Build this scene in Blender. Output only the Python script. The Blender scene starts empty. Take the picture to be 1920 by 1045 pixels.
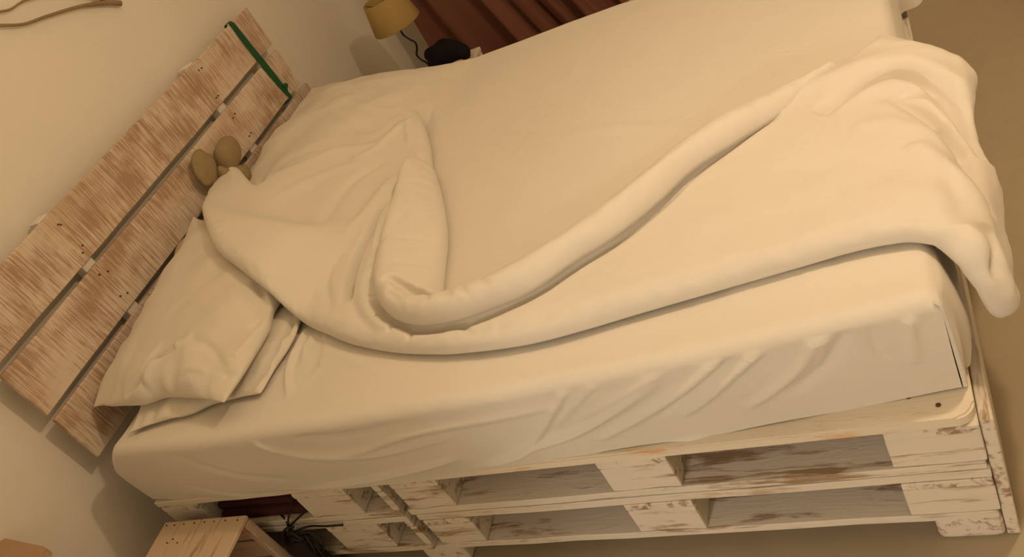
import bpy, bmesh, math, random
import numpy as np
from mathutils import Vector, Matrix

# ------------------------------------------------------------------ camera, light, exposure
SC = bpy.context.scene
COL = SC.collection
cam_d = bpy.data.cameras.new('camera')
cam = bpy.data.objects.new('camera', cam_d)
COL.objects.link(cam)
cam.location = (1.2407, -0.9509, 1.5037)
cam.rotation_euler = (0.9126, 0.4721, 0.2539)
cam_d.sensor_width = 36.0
cam_d.lens = 1602.3 / 1920 * 36.0
cam_d.clip_start = 0.02
SC.camera = cam
SC.view_settings.view_transform = 'Standard'
SC.view_settings.look = 'None'
SC.view_settings.gamma = 1
SC.view_settings.use_curve_mapping = False
SC.view_settings.exposure = -0.1

W = bpy.data.worlds.new('world')
SC.world = W
W.use_nodes = True
W.node_tree.nodes['Background'].inputs[0].default_value = (1.0, 0.72, 0.42, 1)
W.node_tree.nodes['Background'].inputs[1].default_value = 0.25


def light(name, kind, loc, energy, color, size=0.1, rot=(0, 0, 0), **kw):
    d = bpy.data.lights.new(name, kind)
    d.energy = energy
    d.color = color
    if kind == 'AREA':
        d.size = size
    else:
        d.shadow_soft_size = size
    for k, v in kw.items():
        setattr(d, k, v)
    o = bpy.data.objects.new(name, d)
    o.location = loc
    o.rotation_euler = rot
    COL.objects.link(o)
    return o


light('room_lamp', 'POINT', (1.5, 0.45, 2.0), 41, (1.0, 0.735, 0.475), 0.04)
light('ceiling_fill', 'AREA', (-0.1, 0.9, 2.38), 5, (1.0, 0.66, 0.34), 1.6)  # added fill light in place of ceiling bounce, no fixture hangs here
light('hall_lamp', 'POINT', (0.03, -3.4, 1.75), 95, (1.0, 0.90, 0.80), 0.09)

# ------------------------------------------------------------------ shared numeric helpers
# ENV-BEGIN
RND = np.random.RandomState(7)
_PERM = np.random.RandomState(3).rand(64, 64)


def vnoise(x, y, seed=0):
    x = np.asarray(x, float) + seed * 17.13
    y = np.asarray(y, float) + seed * 9.71
    xi = np.floor(x).astype(int)
    yi = np.floor(y).astype(int)
    fx = x - xi
    fy = y - yi
    fx = fx * fx * fx * (fx * (fx * 6 - 15) + 10)
    fy = fy * fy * fy * (fy * (fy * 6 - 15) + 10)
    g = lambda a, b: _PERM[a % 64, b % 64]
    return ((g(xi, yi) * (1 - fx) + g(xi + 1, yi) * fx) * (1 - fy)
            + (g(xi, yi + 1) * (1 - fx) + g(xi + 1, yi + 1) * fx) * fy) * 2 - 1


def smooth(t):
    t = np.clip(t, 0, 1)
    return t * t * (3 - 2 * t)


def catmull(pts, n=6, closed=False):
    P = np.array(pts, float)
    out = []
    m = len(P)
    rng = range(m) if closed else range(m - 1)
    for i in rng:
        if closed:
            a, b, c, d = P[i - 1], P[i], P[(i + 1) % m], P[(i + 2) % m]
        else:
            a, b, c, d = P[max(i - 1, 0)], P[i], P[i + 1], P[min(i + 2, m - 1)]
        for k in range(n):
            t = k / n
            out.append(0.5 * ((2 * b) + (-a + c) * t + (2 * a - 5 * b + 4 * c - d) * t * t
                              + (-a + 3 * b - 3 * c + d) * t ** 3))
    if not closed:
        out.append(P[-1])
    return np.array(out)


def seg_dist(X, Y, P, closed):
    """distance, nearest point and curve parameter (0..1) to a polyline"""
    n = len(P)
    best = np.full(X.shape, 1e9)
    qx = np.zeros(X.shape)
    qy = np.zeros(X.shape)
    par = np.zeros(X.shape)
    m = n if closed else n - 1
    for i in range(m):
        a = P[i]
        b = P[(i + 1) % n]
        d = b - a
        L = d @ d + 1e-12
        t = np.clip(((X - a[0]) * d[0] + (Y - a[1]) * d[1]) / L, 0, 1)
        px = a[0] + t * d[0]
        py = a[1] + t * d[1]
        r = np.hypot(X - px, Y - py)
        k = r < best
        best = np.where(k, r, best)
        qx = np.where(k, px, qx)
        qy = np.where(k, py, qy)
        par = np.where(k, (i + t) / m, par)
    return best, qx, qy, par


def inside(X, Y, P):
    r = np.zeros(X.shape, bool)
    n = len(P)
    for i in range(n):
        x1, y1 = P[i]
        x2, y2 = P[(i + 1) % n]
        if y1 == y2:
            continue
        c = (y1 > Y) != (y2 > Y)
        r ^= c & (X < (x2 - x1) * (Y - y1) / (y2 - y1) + x1)
    return r


def pillow_grid(C4, T, n, seed, pinch=0.06, soft=0.42, wr=1.35, taper=None):
    """C4: head-near, foot-near, foot-far, head-far corners; returns top and bottom vertex grids"""
    c = [np.array(p, float) for p in C4]
    u = np.linspace(-1, 1, n)
    u = np.sign(u) * (1 - (1 - np.abs(u)) ** 1.35)
    U, V = np.meshgrid(u, u, indexing='ij')
    Us = U * (1 - pinch * (1 - V ** 2) * 1.0)      # u: head -> foot, v: near -> far
    Us = U * (1 - pinch * (1 - np.abs(V) ** 2.2) * np.abs(U))
    Vs = V * (1 - pinch * (1 - np.abs(U) ** 2.2) * np.abs(V))
    a = (Us + 1) / 2
    b = (Vs + 1) / 2
    base = (c[0][None, None] * ((1 - a) * (1 - b))[..., None] + c[1][None, None] * (a * (1 - b))[..., None]
            + c[2][None, None] * (a * b)[..., None] + c[3][None, None] * ((1 - a) * b)[..., None])
    prof = (np.clip(1 - U ** 2, 0, 1) * np.clip(1 - V ** 2, 0, 1)) ** soft
    if taper is not None:
        prof = prof * taper(U, V)
    w = 0.010 * wr * (vnoise(U * 1.8 + V, V * 2.2 - U, seed) * 0.8 + vnoise(U * 4 - V * 2, V * 4, seed + 1) * 0.4)
    base[..., 0] += .016 * wr * vnoise(V * 2.6, U * .5, seed + 11) * np.abs(U) ** 3 * (1 - V ** 4)
    base[..., 1] += .014 * wr * vnoise(U * 2.6, V * .5, seed + 12) * np.abs(V) ** 3 * (1 - U ** 4)
    # seam puckers that run in from the edges
    eu = np.exp(-(1 - np.abs(U)) * 6)
    ev = np.exp(-(1 - np.abs(V)) * 6)
    w = w + wr * 0.006 * (eu * vnoise(V * 9, U * 1.5, seed + 2) + ev * vnoise(U * 9, V * 1.5, seed + 3))
    w = w * np.clip(prof * 2.5, 0, 1)
    up = base.copy()
    up[..., 2] += T / 2 * prof + w
    dn = base.copy()
    dn[..., 2] -= T / 2 * prof * 0.8
    dn[..., 2] = np.maximum(dn[..., 2], 0.497)
    up[..., 2] = np.maximum(up[..., 2], dn[..., 2] + 0.0015)
    return up, dn


PILLOWS = {
    'near_top': dict(C4=[(-.815, .13, .545), (-.262, .045, .560), (-.235, .56, .575), (-.81, .80, .645)], T=.12, seed=1, pinch=.05),
    'near_low': dict(C4=[(-.640, .050, .512), (-.225, .105, .512), (-.205, .62, .530), (-.75, .66, .540)], T=.07, seed=5, pinch=.04),
    'far': dict(C4=[(-.82, .98, .585), (-.14, .93, .4985), (-.04, 1.56, .4985), (-.80, 1.64, .585)], T=.125, seed=9, pinch=.03, taper=lambda U, V: np.where(U > -.2, np.clip(1 - ((U + .2) / 1.2) ** 2, 0, 1) ** 1.9, 1)),
}
_ex = np.arange(-.95, 1.25, .02)
_ey = np.arange(-.1, 1.85, .02)


def build_env():
    Z = np.full((len(_ex), len(_ey)), .503)
    for k in PILLOWS:
        d = PILLOWS[k]
        up, dn = pillow_grid(d['C4'], d['T'], 90, d['seed'], d['pinch'], wr=0, taper=d.get('taper'))
        ix = np.round((up[..., 0] + .95) / .02).astype(int).ravel()
        iy = np.round((up[..., 1] + .1) / .02).astype(int).ravel()
        for a, b, z in zip(ix, iy, up[..., 2].ravel()):
            if z > Z[a, b]:
                Z[a, b] = z

    def mx(A, r, f):
        for ax in (0, 1):
            B = A.copy()
            for k in range(1, r + 1):
                for s in (-k, k):
                    S = np.roll(A, s, ax)
                    B = f(B, S)
            A = B
        return A
    Zc = mx(mx(Z, 8, np.maximum), 8, np.minimum)
    Zc = mx(Zc, 1, np.maximum)
    for _ in range(3):
        for ax in (0, 1):
            Zc = .25 * np.roll(Zc, 1, ax) + .5 * Zc + .25 * np.roll(Zc, -1, ax)
    gx, gy = np.meshgrid(_ex, _ey, indexing='ij')
    pad = .012 * smooth((-.60 - gx) / .22) * smooth((gy - .5) / .2) * smooth((1.12 - gy) / .12)
    return np.maximum(Zc + pad, .503)


ENVZ = build_env()


def env(x, y):
    fx = np.clip((np.asarray(x, float) + .95) / .02, 0, len(_ex) - 1.001)
    fy = np.clip((np.asarray(y, float) + .1) / .02, 0, len(_ey) - 1.001)
    i = fx.astype(int)
    j = fy.astype(int)
    a = fx - i
    b = fy - j
    return (ENVZ[i, j] * (1 - a) * (1 - b) + ENVZ[i + 1, j] * a * (1 - b)
            + ENVZ[i, j + 1] * (1 - a) * b + ENVZ[i + 1, j + 1] * a * b)
# ENV-END


# ------------------------------------------------------------------ traced shapes (bed coordinates in metres)
# DATA-BEGIN
DATA = {'duvet': [(-0.825, 1.0069), (-0.825, 0.9057), (-0.5425, 0.5615), (-0.3821, 0.4333), (-0.2557, 0.3473), (-0.2018, 0.3139), (-0.1099, 0.2647), (-0.0017, 0.2066), (0.1245, 0.157), (0.2331, 0.1279), (0.317, 0.1131), (0.4551, 0.103), (0.5677, 0.1107), (0.7133, 0.1324), (0.8588, 0.1527), (0.9945, 0.1716), (1.0799, 0.1831), (1.1525, 0.1813), (1.195, 0.165), (1.235, 0.13), (1.28, 0.112), (1.33, 0.118), (1.365, 0.155), (1.372, 0.23), (1.345, 0.34), (1.305, 0.43), (1.29, 0.5), (1.3, 0.58), (1.31, 0.655), (1.25, 0.735), (1.2, 0.79), (1.165, 0.82), (1.1124, 0.7684), (1.003, 0.7213), (0.8919, 0.652), (0.7806, 0.5805), (0.6708, 0.495), (0.5653, 0.3916), (0.4603, 0.2996), (0.3445, 0.2517), (0.2468, 0.2614), (0.1565, 0.3545), (0.103, 0.5223), (0.0501, 0.668), (0.001, 0.8279), (-0.0247, 0.9149), (-0.0848, 1.0507), (-0.1469, 1.1707), (-0.1813, 1.2094), (-0.2211, 1.1296), (-0.2512, 1.0613), (-0.3054, 1.043), (-0.3739, 1.0378), (-0.439, 1.0092), (-0.519, 0.9657), (-0.5738, 0.9364), (-0.6126, 0.8957), (-0.825, 1.0964), (-0.825, 1.091), (-0.825, 1.0545)],
'roll': [(1.1042, 0.7481), (1.0292, 0.7466), (0.9292, 0.7012), (0.839, 0.6574), (0.7605, 0.6028), (0.6739, 0.5175), (0.5894, 0.432), (0.5048, 0.3574), (0.4144, 0.3106), (0.3316, 0.2788), (0.2729, 0.2722), (0.2238, 0.3059), (0.1943, 0.3993), (0.1676, 0.503), (0.12, 0.6232), (0.055, 0.7616), (-0.0038, 0.8675), (-0.0485, 0.8798), (-0.054, 0.8073), (-0.0271, 0.6791), (-0.0005, 0.5403), (0.022, 0.4338), (0.0557, 0.323), (0.1026, 0.2508), (0.1644, 0.1984), (0.2336, 0.1696), (0.3157, 0.1623), (0.4003, 0.176), (0.4902, 0.205), (0.5715, 0.266), (0.6546, 0.3188), (0.7349, 0.3942), (0.7947, 0.4697), (0.8788, 0.5348), (0.9645, 0.6058), (1.0278, 0.6724), (1.0715, 0.7206)],
'duvet_strokes': [([(-0.0756, 0.7983), (-0.0909, 0.6752), (-0.0872, 0.5753), (-0.0916, 0.5142), (-0.0732, 0.4099), (-0.0388, 0.3177)], -0.058, 0.012), ([(0.0061, 0.4286), (-0.0327, 0.45)], -0.009, 0.005), ([(0.0224, 0.3788), (-0.0125, 0.3888)], -0.009, 0.005), ([(0.0484, 0.3212), (0.0218, 0.3177)], -0.008, 0.005), ([(0.0914, 0.2551), (0.0756, 0.2358)], -0.008, 0.005), ([(0.1422, 0.21), (0.1373, 0.1795)], -0.008, 0.005), ([(0.1971, 0.1782), (0.2008, 0.1467)], -0.007, 0.006), ([(0.3275, 0.1568), (0.3694, 0.1236)], -0.006, 0.008), ([(-0.0926, 0.781), (-0.0808, 0.6942), (-0.053, 0.5848), (-0.036, 0.4965)], 0.012, 0.008), ([(0.05, 0.3102), (0.1108, 0.2371), (0.1677, 0.196), (0.2302, 0.1705), (0.3124, 0.1633), (0.3977, 0.1755), (0.4874, 0.2063), (0.569, 0.2674), (0.6522, 0.3203), (0.7328, 0.396), (0.7926, 0.4735), (0.8769, 0.5408), (0.963, 0.6101)], -0.032, 0.012), ([(-0.0608, 0.8166), (-0.0232, 0.6392), (0.0027, 0.5449), (0.0157, 0.4604)], -0.02, 0.01), ([(-0.1163, 0.8398), (-0.1339, 0.7255), (-0.1592, 0.59), (-0.1697, 0.466)], 0.01, 0.02), ([(-0.17, 0.9332), (-0.2559, 0.8193), (-0.2595, 0.5782)], -0.007, 0.018), ([(-0.2345, 0.9438), (-0.3746, 0.8904), (-0.4906, 0.7659)], 0.006, 0.02), ([(-0.151, 0.5281), (-0.1571, 0.43), (-0.08, 0.3016)], -0.008, 0.012), ([(-0.036, 0.4965), (-0.007, 0.3541), (0.0788, 0.2284), (0.1953, 0.154)], 0.008, 0.018), ([(-0.0343, 0.3254), (0.07, 0.2142), (0.2251, 0.1473)], -0.006, 0.012), ([(-0.109, 0.9925), (-0.1508, 1.0875), (-0.1552, 1.158)], 0.008, 0.012), ([(-0.1645, 1.1311), (-0.1962, 1.0664), (-0.2329, 0.9925), (-0.2891, 0.9505)], 0.006, 0.014), ([(1.0395, 0.5603), (1.0964, 0.6068), (1.1572, 0.6353), (1.1952, 0.6287), (1.2358, 0.5696), (1.2691, 0.4783), (1.2837, 0.3875)], -0.038, 0.018), ([(0.9835, 0.6742), (1.0581, 0.6731), (1.1511, 0.6904), (1.225, 0.6445), (1.2774, 0.5454)], 0.012, 0.03), ([(1.0642, 0.5512), (1.1446, 0.5933), (1.1987, 0.5627), (1.2484, 0.4465)], 0.008, 0.02), ([(1.0997, 0.4786), (1.1544, 0.4688), (1.1871, 0.4353), (1.2308, 0.3656)], 0.006, 0.02), ([(1.1616, 0.5646), (1.2093, 0.4841), (1.2411, 0.3844), (1.2651, 0.2613)], -0.024, 0.013), ([(1.1802, 0.5636), (1.2312, 0.5259), (1.272, 0.4343)], -0.02, 0.011), ([(1.2242, 0.459), (1.2438, 0.4073), (1.2575, 0.3845)], -0.02, 0.01), ([(1.1828, 0.3881), (1.2344, 0.2599), (1.2567, 0.1454)], 0.016, 0.018), ([(0.6004, 0.1032), (0.722, 0.1267), (0.8661, 0.1407), (0.9998, 0.1669)], -0.003, 0.02), ([(0.3326, 0.1408), (0.4606, 0.1226), (0.5921, 0.1466)], -0.006, 0.014), ([(1.1176, 0.1943), (1.1585, 0.2066), (1.1947, 0.1802)], -0.006, 0.01), ([(1.2107, 0.1875), (1.2316, 0.1171), (1.2573, 0.007)], 0.016, 0.018), ([(1.2353, 0.2048), (1.2651, 0.106), (1.2729, 0.0027)], -0.02, 0.013), ([(1.0019, 0.3715), (1.0946, 0.38), (1.1761, 0.3134)], -0.004, 0.03), ([(0.7549, 0.2905), (0.9061, 0.3144), (1.056, 0.3179)], 0.004, 0.04)],
'roll_strokes': [([(0.1205, 0.3025), (0.1772, 0.2698), (0.2284, 0.2461), (0.2897, 0.2263)], -0.034, 0.01), ([(0.1552, 0.2708), (0.2041, 0.2363), (0.2412, 0.2297)], -0.012, 0.01), ([(0.112, 0.3614), (0.1787, 0.3627), (0.2068, 0.3864)], -0.005, 0.008), ([(0.083, 0.4545), (0.1677, 0.4551)], -0.005, 0.006), ([(0.0912, 0.4137), (0.159, 0.4164)], -0.004, 0.005), ([(0.0013, 0.752), (0.0801, 0.5658), (0.1222, 0.4133)], 0.004, 0.015), ([(0.3374, 0.2213), (0.3687, 0.1822)], -0.006, 0.007), ([(0.3788, 0.2335), (0.4156, 0.1925)], -0.005, 0.008), ([(0.2437, 0.2226), (0.2752, 0.191)], -0.006, 0.008), ([(0.2958, 0.2279), (0.3297, 0.1847)], -0.006, 0.009), ([(0.142, 0.2494), (0.1924, 0.212)], -0.006, 0.008), ([(0.629, 0.3315), (0.7509, 0.4381), (0.8864, 0.5413), (0.9598, 0.6104)], 0.006, 0.02), ([(0.706, 0.3448), (0.805, 0.4504), (0.8773, 0.5045)], -0.005, 0.012)],
'side_strokes': [([(0.58, 0.498), (0.504, 0.42), (0.411, 0.341), (0.269, 0.293)], 0.01125, 0.0075), ([(0.742, 0.463), (0.549, 0.371), (0.429, 0.343), (0.301, 0.301)], 0.013749999999999998, 0.009000000000000001), ([(0.545, 0.446), (0.357, 0.442), (0.195, 0.436), (0.027, 0.407), (-0.122, 0.425)], 0.00875, 0.00825), ([(0.253, 0.341), (0.134, 0.324), (-0.031, 0.303), (-0.234, 0.283)], 0.015, 0.0075), ([(1.0, 0.544), (0.931, 0.491), (0.86, 0.442), (0.742, 0.361)], 0.013749999999999998, 0.006749999999999999), ([(0.978, 0.541), (0.9, 0.498), (0.828, 0.449), (0.696, 0.369)], -0.00875, 0.006749999999999999), ([(1.047, 0.532), (1.002, 0.474), (0.958, 0.421), (0.855, 0.354)], 0.0125, 0.00825), ([(0.926, 0.53), (0.838, 0.472), (0.707, 0.398), (0.562, 0.329)], 0.01125, 0.009000000000000001), ([(1.065, 0.509), (1.016, 0.432), (0.931, 0.368)], -0.0075, 0.009000000000000001), ([(1.085, 0.474), (1.083, 0.43), (1.094, 0.4)], -0.005, 0.006749999999999999), ([(1.142, 0.525), (1.14, 0.466), (1.132, 0.381)], 0.0075, 0.009000000000000001), ([(0.865, 0.526), (0.791, 0.496), (0.677, 0.449), (0.548, 0.397)], 0.00625, 0.0075), ([(0.704, 0.516), (0.601, 0.465), (0.5, 0.39)], 0.00625, 0.006), ([(1.094, 0.537), (1.03, 0.493), (0.986, 0.412)], 0.0075, 0.0075), ([(0.768, 0.293), (0.66, 0.278), (0.541, 0.281)], 0.0075, 0.006), ([(-0.189, 0.499), (-0.013, 0.486), (0.125, 0.478)], 0.005, 0.009000000000000001), ([(-0.478, 0.468), (-0.341, 0.382), (-0.191, 0.338)], -0.005, 0.009000000000000001), ([(-0.557, 0.358), (-0.464, 0.306), (-0.369, 0.288), (-0.235, 0.281), (-0.101, 0.286), (0.031, 0.298)], -0.0125, 0.0045000000000000005), ([(-0.259, 0.531), (-0.192, 0.457), (-0.071, 0.41), (0.094, 0.392), (0.296, 0.414)], 0.00875, 0.0075), ([(-0.202, 0.559), (-0.128, 0.496), (-0.002, 0.461), (0.197, 0.464)], -0.00625, 0.009000000000000001)],
'top_strokes': [([(0.0015, 0.9889), (0.0733, 0.9479), (0.224, 0.8013), (0.3597, 0.6402)], 0.004, 0.02), ([(-0.121, 1.2217), (0.0804, 1.0686), (0.3794, 0.8942)], -0.003, 0.02), ([(-0.2568, 1.4394), (-0.1808, 1.3047), (-0.0726, 1.1302)], 0.005, 0.02), ([(0.0168, 1.4948), (0.1106, 1.3695), (0.1853, 1.2615)], 0.004, 0.012), ([(0.3995, 0.8721), (0.6155, 0.8013), (0.8202, 0.6676)], 0.003, 0.02), ([(0.2719, 1.503), (0.3511, 1.2856), (0.3455, 1.1392)], 0.003, 0.02), ([(-0.1825, 0.2421), (-0.0725, 0.2092), (0.0705, 0.1329)], 0.004, 0.014), ([(-0.2021, 0.3199), (-0.2002, 0.2533), (-0.1879, 0.1752), (-0.1457, 0.095)], 0.012, 0.008), ([(-0.1558, 0.3127), (-0.1705, 0.261), (-0.1531, 0.1918)], 0.006, 0.008), ([(-0.1771, 0.33), (-0.1278, 0.2548), (-0.0991, 0.1656)], -0.004, 0.007), ([(-0.1886, 0.3273), (-0.1366, 0.2394), (-0.1078, 0.1512)], -0.003, 0.01), ([(0.8483, 0.1631), (0.9416, 0.1776), (1.0391, 0.1821)], 0.003, 0.014)],
'pillow_strokes': {'near_top': [([(-0.6492, 0.1136), (-0.5846, 0.1416), (-0.554, 0.1773), (-0.4807, 0.2078)], -0.026, 0.009), ([(-0.5605, 0.1245), (-0.5282, 0.1867), (-0.437, 0.231)], 0.016, 0.012), ([(-0.558, 0.2384), (-0.581, 0.1684), (-0.5794, 0.1281)], 0.008, 0.01), ([(-0.4911, 0.0858), (-0.386, 0.0785), (-0.2767, 0.0424)], -0.008, 0.014), ([(-0.294, 0.3711), (-0.2516, 0.3235), (-0.2504, 0.2418), (-0.2753, 0.1587)], 0.016, 0.012), ([(-0.3435, 0.4106), (-0.2802, 0.337), (-0.2742, 0.2536)], -0.008, 0.01), ([(-0.2237, 0.1431), (-0.2716, 0.1154), (-0.3516, 0.1304)], -0.006, 0.01), ([(-0.2879, 0.1268), (-0.3892, 0.2081), (-0.4902, 0.2249)], -0.007, 0.012), ([(-0.2799, 0.2688), (-0.3381, 0.3356), (-0.4764, 0.4306)], 0.006, 0.02), ([(-0.5784, 0.1254), (-0.4913, 0.0829), (-0.3871, 0.0623), (-0.2848, 0.0556)], -0.012, 0.008), ([(-0.4408, 0.1294), (-0.3697, 0.1326), (-0.2889, 0.1124)], 0.006, 0.01)],
'near_low': [([(-0.2231, 0.3445), (-0.2334, 0.2775), (-0.2451, 0.1896), (-0.2716, 0.1154)], -0.018, 0.01), ([(-0.216, 0.3267), (-0.2189, 0.2502), (-0.2103, 0.1671)], 0.014, 0.007), ([(-0.2331, 0.3366), (-0.239, 0.2928), (-0.2342, 0.2303)], -0.012, 0.006), ([(-0.2342, 0.2303), (-0.2421, 0.1457), (-0.2645, 0.071)], -0.01, 0.007), ([(-0.2342, 0.214), (-0.2388, 0.1331), (-0.2588, 0.0671)], 0.006, 0.012)],
'far': [([(-0.825, 1.2603), (-0.825, 1.388), (-0.825, 1.5259)], -0.006, 0.008), ([(-0.2456, 1.4038), (-0.1537, 1.272), (-0.1368, 1.1529)], -0.005, 0.016), ([(-0.6666, 1.0182), (-0.5778, 1.058), (-0.4729, 1.0865), (-0.4028, 1.1075), (-0.3184, 1.1234), (-0.265, 1.2035), (-0.2185, 1.2824)], -0.014, 0.013), ([(-0.5186, 1.3919), (-0.3509, 1.2793), (-0.2522, 1.3072)], 0.004, 0.02), ([(-0.5933, 1.3558), (-0.3958, 1.1946), (-0.3127, 1.1613)], -0.004, 0.018)]}}
# DATA-END


# ------------------------------------------------------------------ object helpers
def new_obj(name, me, parent=None):
    o = bpy.data.objects.new(name, me)
    COL.objects.link(o)
    if parent is not None:
        o.parent = parent
        o.matrix_parent_inverse = parent.matrix_world.inverted()
    return o


def mesh(name, verts, faces, m, parent=None, sm=False, mw=None):
    me = bpy.data.meshes.new(name)
    me.from_pydata([tuple(v) for v in verts], [], faces)
    me.materials.append(m)
    if sm:
        me.polygons.foreach_set('use_smooth', [True] * len(me.polygons))
    me.update()
    o = bpy.data.objects.new(name, me)
    COL.objects.link(o)
    if mw is not None:
        o.matrix_world = mw
    if parent is not None:
        o.parent = parent
        o.matrix_parent_inverse = Matrix.Translation(parent.location).inverted()
    return o


def bm_obj(name, bm, m, parent=None, sm=False):
    me = bpy.data.meshes.new(name)
    bmesh.ops.recalc_face_normals(bm, faces=bm.faces)
    bm.to_mesh(me)
    bm.free()
    me.materials.append(m)
    if sm:
        me.polygons.foreach_set('use_smooth', [True] * len(me.polygons))
    o = bpy.data.objects.new(name, me)
    COL.objects.link(o)
    if parent is not None:
        o.parent = parent
        o.matrix_parent_inverse = Matrix.Translation(parent.location).inverted()
    return o


def tag(o, label, cat, group=None):
    o['label'] = label
    o['category'] = cat
    if group:
        o['group'] = group
    return o


def thing(name, label, cat, loc, group=None):
    o = bpy.data.objects.new(name, None)
    o.location = loc
    o.empty_display_size = .1
    COL.objects.link(o)
    return tag(o, label, cat, group)


def struct(o):
    o['kind'] = 'structure'
    return o


def box_bm(x0, x1, y0, y1, z0, z1, bev=0.0, seg=1):
    bm = bmesh.new()
    bmesh.ops.create_cube(bm, size=1)
    for v in bm.verts:
        v.co = Vector(((x0 + x1) / 2 + v.co.x * (x1 - x0), (y0 + y1) / 2 + v.co.y * (y1 - y0),
                       (z0 + z1) / 2 + v.co.z * (z1 - z0)))
    if bev:
        bmesh.ops.bevel(bm, geom=list(bm.edges), offset=bev, segments=seg, affect='EDGES', profile=.6)
    return bm


def board(name, x0, x1, y0, y1, z0, z1, m, parent, rnd, rough=.0012, bev=.002, nseg=7, chip=0.0):
    """sawn board: long axis split into segments, each cross-section slightly uneven"""
    L = [x1 - x0, y1 - y0, z1 - z0]
    ax = max(range(3), key=lambda i: L[i])
    lo = [x0, y0, z0]
    hi = [x1, y1, z1]
    o1, o2 = [i for i in range(3) if i != ax]
    ring = [(0, bev), (bev, 0), (1, 0), (2, 0)]
    verts = []
    faces = []
    ts = [0, bev / L[ax] * .8] + [k / nseg for k in range(1, nseg)] + [1 - bev / L[ax] * .8, 1]
    for ti, t in enumerate(ts):
        e = bev if ti in (0, len(ts) - 1) else 0
        a0, a1, b0, b1 = lo[o1] + e, hi[o1] - e, lo[o2] + e, hi[o2] - e
        bb = bev
        pts = [(a0 + bb, b0), (a1 - bb, b0), (a1, b0 + bb), (a1, b1 - bb), (a1 - bb, b1), (a0 + bb, b1), (a0, b1 - bb), (a0, b0 + bb)]
        j = [rnd.uniform(-rough, rough) for _ in range(4)]
        if chip and rnd.random() < .35:
            j[0] += chip * rnd.random()
        for k, (pa, pb) in enumerate(pts):
            c = [0, 0, 0]
            c[ax] = lo[ax] + L[ax] * t
            c[o1] = pa + (j[0] if pa < (a0 + a1) / 2 else -abs(j[1]))
            c[o2] = pb + (abs(j[2]) if pb < (b0 + b1) / 2 else -abs(j[3]))
            verts.append(c)
    n = len(ts)
    for i in range(n - 1):
        for k in range(8):
            faces.append((i * 8 + k, i * 8 + (k + 1) % 8, (i + 1) * 8 + (k + 1) % 8, (i + 1) * 8 + k))
    faces.append(tuple(range(7, -1, -1)))
    faces.append(tuple((n - 1) * 8 + k for k in range(8)))
    bm = bmesh.new()
    vs = [bm.verts.new(v) for v in verts]
    for f in faces:
        bm.faces.new([vs[i] for i in f])
    return bm_obj(name, bm, m, parent)


def tube(name, pts, rad, m, parent=None, res=8, smooth_n=6):
    P = catmull(pts, smooth_n) if smooth_n > 1 else np.array(pts, float)
    n = len(P)
    R = np.interp(np.linspace(0, 1, n), np.linspace(0, 1, len(rad)), rad) if hasattr(rad, '__len__') else np.full(n, rad)
    verts, faces = [], []
    up = Vector((0.13, .31, .94)).normalized()
    for i in range(n):
        t = Vector(P[min(i + 1, n - 1)] - P[max(i - 1, 0)]).normalized()
        a = t.cross(up)
        if a.length < 1e-3:
            a = t.orthogonal()
        a.normalize()
        b = t.cross(a).normalized()
        up = a.cross(t).normalized() if a.cross(t).length > 1e-6 else up
        for k in range(res):
            an = 2 * math.pi * k / res
            verts.append(tuple(Vector(P[i]) + (a * math.cos(an) + b * math.sin(an)) * R[i]))
    for i in range(n - 1):
        for k in range(res):
            faces.append((i * res + k, i * res + (k + 1) % res, (i + 1) * res + (k + 1) % res, (i + 1) * res + k))
    faces.append(tuple(range(res - 1, -1, -1)))
    faces.append(tuple((n - 1) * res + k for k in range(res)))
    return mesh(name, verts, faces, m, parent, sm=True)


def grid_faces(nx, ny, keep=None, flip=False, off=0):
    i, j = np.meshgrid(np.arange(nx - 1), np.arange(ny - 1), indexing='ij')
    a = (i * ny + j).ravel()
    q = np.stack([a, a + ny, a + ny + 1, a + 1], 1)
    if flip:
        q = q[:, ::-1]
    if keep is not None:
        k = keep.ravel()
        q = q[k[q].all(1)]
    return q + off


def np_mesh(name, V, Q, m, parent=None):
    used = np.unique(Q)
    remap = np.full(len(V), -1)
    remap[used] = np.arange(len(used))
    V = V[used]
    Q = remap[Q]
    me = bpy.data.meshes.new(name)
    me.vertices.add(len(V))
    me.vertices.foreach_set('co', V.astype(np.float32).ravel())
    me.loops.add(Q.size)
    me.loops.foreach_set('vertex_index', Q.astype(np.int32).ravel())
    me.polygons.add(len(Q))
    me.polygons.foreach_set('loop_start', np.arange(0, Q.size, 4, dtype=np.int32))
    me.polygons.foreach_set('loop_total', np.full(len(Q), 4, dtype=np.int32))
    me.polygons.foreach_set('use_smooth', np.ones(len(Q), bool))
    me.update(calc_edges=True)
    me.validate()
    me.materials.append(m)
    o = bpy.data.objects.new(name, me)
    COL.objects.link(o)
    if parent is not None:
        o.parent = parent
    return o


# ------------------------------------------------------------------ materials
def mat(name):
    m = bpy.data.materials.new(name)
    m.use_nodes = True
    nt = m.node_tree
    b = nt.nodes['Principled BSDF']
    return m, nt, b


def N(nt, typ, **kw):
    n = nt.nodes.new(typ)
    for k, v in kw.items():
        if k.startswith('i_'):
            n.inputs[k[2:].replace('_', ' ')].default_value = v
        else:
            setattr(n, k, v)
    return n


def ramp(nt, fac, stops):
    r = nt.nodes.new('ShaderNodeValToRGB')
    e = r.color_ramp.elements
    while len(e) < len(stops):
        e.new(.5)
    for k, (p, c) in enumerate(stops):
        e[k].position = p
        e[k].color = (*c, 1) if len(c) == 3 else c
    nt.links.new(fac, r.inputs[0])
    return r.outputs[0]


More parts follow.
